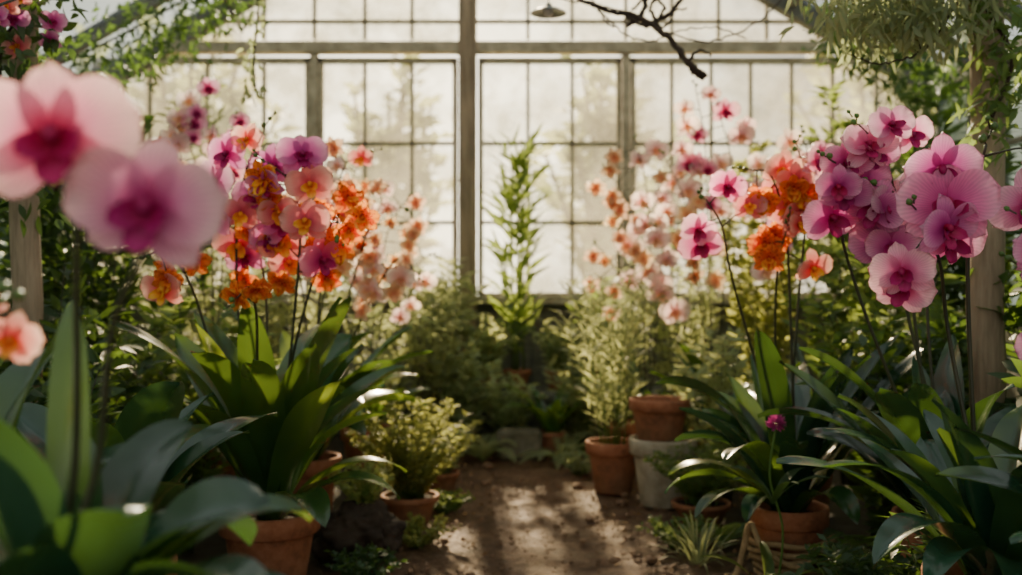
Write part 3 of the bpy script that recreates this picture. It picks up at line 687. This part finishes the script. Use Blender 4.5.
def vine(label,pts,N,spread,L,W,mat,r=.006,hang=.6,name='climbing_vine'):
    P=spline(pts,8); e=root(name,P[0],label,'vine'); l0=Vector(P[0])
    mb=MB(); mb.tube([p-l0 for p in P],r,6)
    PP=[];DD=[]
    for i in range(N):
        p=random.choice(P)-l0+Vector((R(-1,1),R(-1,1),R(-1.3,.5)))*spread; PP.append(p)
        DD.append(Vector((R(-1,1),R(-1,1),R(-1,.4)-hang)))
    mb.obj('stem',[M['bark']],True,e)
    V,F=leafcloud(np.array(PP),np.array(DD),L,W,rows=5); cloud_obj('foliage',V,F,M[mat],e)["kind"]="stuff"
vine("trailing grey-green foliage hanging from the tie beam and post",[(1.5,3.2,2.25),(1.38,3.15,2.03),(1.2,3.1,1.92),(1.0,3.1,1.98)],2200,.15,.07,.014,'g3',hang=.5)
vine("trailing green foliage clothing the timber post",[(1.5,3.15,2.2),(1.44,3.12,1.9),(1.53,3.12,1.7),(1.46,3.12,1.5)],520,.09,.06,.018,'g1',hang=.1)
vine("hanging foliage along the roof purlin",[(-1.5,5.6,2.74),(-1.75,5.5,2.55),(-2.05,5.4,2.34),(-2.35,5.3,2.15)],900,.19,.07,.022,'g4',hang=.2)
vine("hanging foliage at the eave",[(1.85,5.6,2.55),(2.05,5.5,2.42),(2.3,5.4,2.2)],1000,.22,.08,.025,'g4',hang=.2)
vine("climbing foliage on the timber post",[(-1.5,3.15,2.2),(-1.45,3.1,1.9),(-1.55,3.1,1.7),(-1.5,3.1,1.3)],520,.12,.06,.024,'g4',hang=.1)
vine("thin leafy twig hanging from the beam",[(-1.15,4.5,2.5),(-1.1,4.45,2.25),(-1.12,4.45,2.0),(-1.1,4.4,1.85)],90,.04,.045,.02,'g5')
def branch(name,label,specs,mat='bark',cat='branch'):
    mb=MB()
    for pts,r0,r1 in specs:
        P=spline(pts,8); n=len(P); mb.tube([p+Vector((R(-.005,.005),0,R(-.005,.005))) for p in P],[(r0+(r1-r0)*i/(n-1))*R(.85,1.15) for i in range(n)],7)
    return tag(mb.obj(name,[M[mat]]),label,cat)
branch('hanging_branch',"dark gnarled tangled dead branch hanging from the tie beam",[
 ([(.20,4.5,2.52),(.24,4.48,2.32),(.38,4.45,2.22),(.55,4.4,2.16),(.68,4.35,2.05),(.74,4.3,1.95),(.80,4.3,1.89)],.008,.016),
 ([(.76,4.3,1.93),(.80,4.3,1.89),(.81,4.3,1.90)],.021,.018),
 ([(.62,4.5,2.52),(.60,4.47,2.30),(.56,4.42,2.17),(.50,4.4,2.13)],.013,.010),
 ([(.60,4.42,2.14),(.70,4.42,2.2),(.80,4.45,2.35),(.84,4.48,2.52)],.011,.008),
 ([(.64,4.42,2.12),(.60,4.4,2.22),(.70,4.42,2.30),(.76,4.45,2.42),(.74,4.48,2.52)],.008,.007),
 ([(.74,4.3,1.95),(.79,4.28,1.99),(.84,4.27,1.97)],.008,.004),
 ([(.48,4.4,2.18),(.58,4.38,2.12),(.66,4.4,2.20),(.60,4.42,2.26),(.52,4.42,2.20)],.008,.006),
 ([(.56,4.42,2.17),(.66,4.4,2.12),(.70,4.38,2.18),(.76,4.4,2.2)],.006,.004),
 ([(.30,4.5,2.52),(.34,4.48,2.3),(.46,4.42,2.12),(.6,4.4,2.06),(.7,4.4,2.1),(.86,4.4,2.12),(1.02,4.42,2.08)],.004,.003),
 ([(.05,4.5,2.52),(.15,4.48,2.3),(.32,4.45,2.24),(.46,4.42,2.20),(.58,4.4,2.16)],.004,.004),
 ([(.66,4.4,2.1),(.85,4.4,2.06),(1.05,4.42,2.14),(1.2,4.48,2.3),(1.25,4.5,2.52)],.004,.004),
 ([(.38,4.45,2.22),(.42,4.43,2.14),(.47,4.42,2.12)],.005,.003)])
branch('hanging_twig',"thin arching twig reaching out from the timber post",[
 ([(1.46,3.15,2.15),(1.36,3.1,1.88),(1.25,3.1,1.72),(1.10,3.05,1.67),(1.0,3.05,1.70)],.005,.002),
 ([(1.25,3.1,1.72),(1.2,3.1,1.8),(1.1,3.1,1.83)],.003,.002)])
e=root('pendant_lamp',(.165,4.5,2.51),"small flat metal pendant lamp hanging on a cord",'lamp')
m=MB(); m.tube([(0,0,0),(0,0,-.27)],.003,6); m.obj('cord',[M['bark']],True,e)
m=MB(); m.lathe([(.012,-.26),(.02,-.275),(.05,-.285),(.078,-.30),(.08,-.305),(.076,-.304),(.0,-.288)],32); m.obj('lamp_shade',[M['metal']],True,e)
m=MB(); m.lathe([(0,-.285),(.02,-.29),(.024,-.30),(.015,-.315),(0,-.32)],20); m.obj('bulb',[M['bulb']],True,e)

e=root('climbing_orchid',(-1.5,3.1,1.9),"small coral flowers climbing on a timber post",'orchid')
m=MB(); P=spline([(0,0,-.1),(.06,-.1,-.05),(.1,-.2,-.08),(.06,-.3,-.14)]); m.tube(P,.004,6); m.obj('flower_stem',[M['stem']],True,e)
for i in range(12):
    p=random.choice(P)+Vector((R(-.08,.1),R(-.05,.05),R(-.1,.1)))
    add_flower(e,(0,0,0),p,(R(-.3,.5),-1,R(-.3,.2)),'salm' if i%2 else 'mag',R(.5,.65),False)

for i in range(22):
    bm=bmesh.new(); bmesh.ops.create_icosphere(bm,subdivisions=3,radius=1); off=Vector((i*3.1,0,0))
    s=R(.010,.026)
    for v in bm.verts: v.co=v.co*(1+.4*mnoise.noise(v.co*1.7+off)); v.co=Vector((v.co.x*s*1.2,v.co.y*s,v.co.z*s*.6))
    me=bpy.data.meshes.new('soil_clod'); bm.to_mesh(me); bm.free(); me.materials.append(M['stone'])
    for p in me.polygons: p.use_smooth=True
    o=link(bpy.data.objects.new('soil_clod',me)); sd=random.choice((-1,1))
    o.location=(.1+sd*R(.16,.50),R(3.3,6.0),s*.2); o.rotation_euler=(0,0,R(0,6)); tag(o,"small brown clod on the dirt path",'clod',"clods along the path")
mb=MB(); bm=bmesh.new(); bmesh.ops.create_icosphere(bm,subdivisions=1,radius=1); IV=[v.co.copy() for v in bm.verts]; IF=[tuple(v.index for v in f.verts) for f in bm.faces]; bm.free()
for i in range(1800):
    x=R(-.75,.95); y=R(2.9,6.3); s=R(.003,.007) if R(0,1)<.85 else R(.007,.012)
    mb.add([(x+v.x*s*R(.8,1.3),y+v.y*s*R(.8,1.3),s*.3+v.z*s*R(.6,1)) for v in IV],IF)
o=mb.obj('soil_crumbs',[M['stone']],False); tag(o,"loose brown crumbs of soil on the path",'soil',kind='stuff')
n=700; P=np.stack([RNG.uniform(-1.0,1.1,n),RNG.uniform(2.8,6.3,n),np.full(n,.012)],1); k=np.abs(P[:,0]-.1)>RNG.uniform(.1,.6,n); P=P[k]
D=RNG.normal(size=P.shape); D[:,2]*=.15
V,F=leafcloud(P,D,.032,.015,rows=3); M['litter']=simple('dead_leaf',(.14,.07,.03),(.34,.2,.09),5,.8,.2)
o=cloud_obj('fallen_leaves',V,F,M['litter']); tag(o,"dry brown leaves scattered on the soil",'leaves',kind='stuff')

for (x,y,H,Rr,N) in [(-4.4,13,5.2,1.6,1500),(1.4,14,4.3,1.1,1000),(-1.9,16,5.0,1.0,900),(5.6,15,5.5,2.0,1300),(-9.5,15,5,2.2,1000)]:
    bush('tree',"hazy leafy tree standing outside the glass",'tree',(x,y,-.02),H,Rr,26,N,.35,.18,'g3',t0=.35,sr=.07,rows=3,smat='bark',flat=.4)

# ================================================================== LIGHT
sd=Vector((-.07,.86,.48)).normalized()
L=bpy.data.lights.new('sun','SUN'); L.energy=30; L.angle=math.radians(1.8); L.color=(1,.79,.50)
so=link(bpy.data.objects.new('sun',L)); so.rotation_euler=sd.to_track_quat('Z','Y').to_euler()
w=bpy.data.worlds.new('world'); bpy.context.scene.world=w; w.use_nodes=True; t=w.node_tree; t.nodes.clear()
tc=t.nodes.new('ShaderNodeTexCoord'); vm=t.nodes.new('ShaderNodeVectorMath'); vm.operation='DOT_PRODUCT'
gd=Vector((-.07,.98,.14)).normalized(); vm.inputs[1].default_value=gd; t.links.new(tc.outputs['Generated'],vm.inputs[0])
rp=t.nodes.new('ShaderNodeValToRGB'); t.links.new(vm.outputs['Value'],rp.inputs[0]); e=rp.color_ramp.elements
e[0].position=.0; e[0].color=(.86,.84,.77,1); e[1].position=.6; e[1].color=(.95,.95,.92,1)
q=e.new(.93); q.color=(.95,.90,.78,1); q=e.new(.97); q.color=(1.9,1.75,1.35,1); q=e.new(1.0); q.color=(4.8,4.3,3.2,1)
bg=t.nodes.new('ShaderNodeBackground'); bg.inputs[1].default_value=1.25; t.links.new(rp.outputs[0],bg.inputs[0])
ou=t.nodes.new('ShaderNodeOutputWorld'); t.links.new(bg.outputs[0],ou.inputs[0])

# ================================================================== CAMERA
cd=bpy.data.cameras.new('camera'); cd.lens=36; cd.sensor_width=36; cd.clip_start=.05
cd.dof.use_dof=True; cd.dof.focus_distance=2.3; cd.dof.aperture_fstop=2.2
c=link(bpy.data.objects.new('camera',cd)); c.location=(0,0,1.0); c.rotation_euler=(math.radians(90),0,0)
bpy.context.scene.camera=c
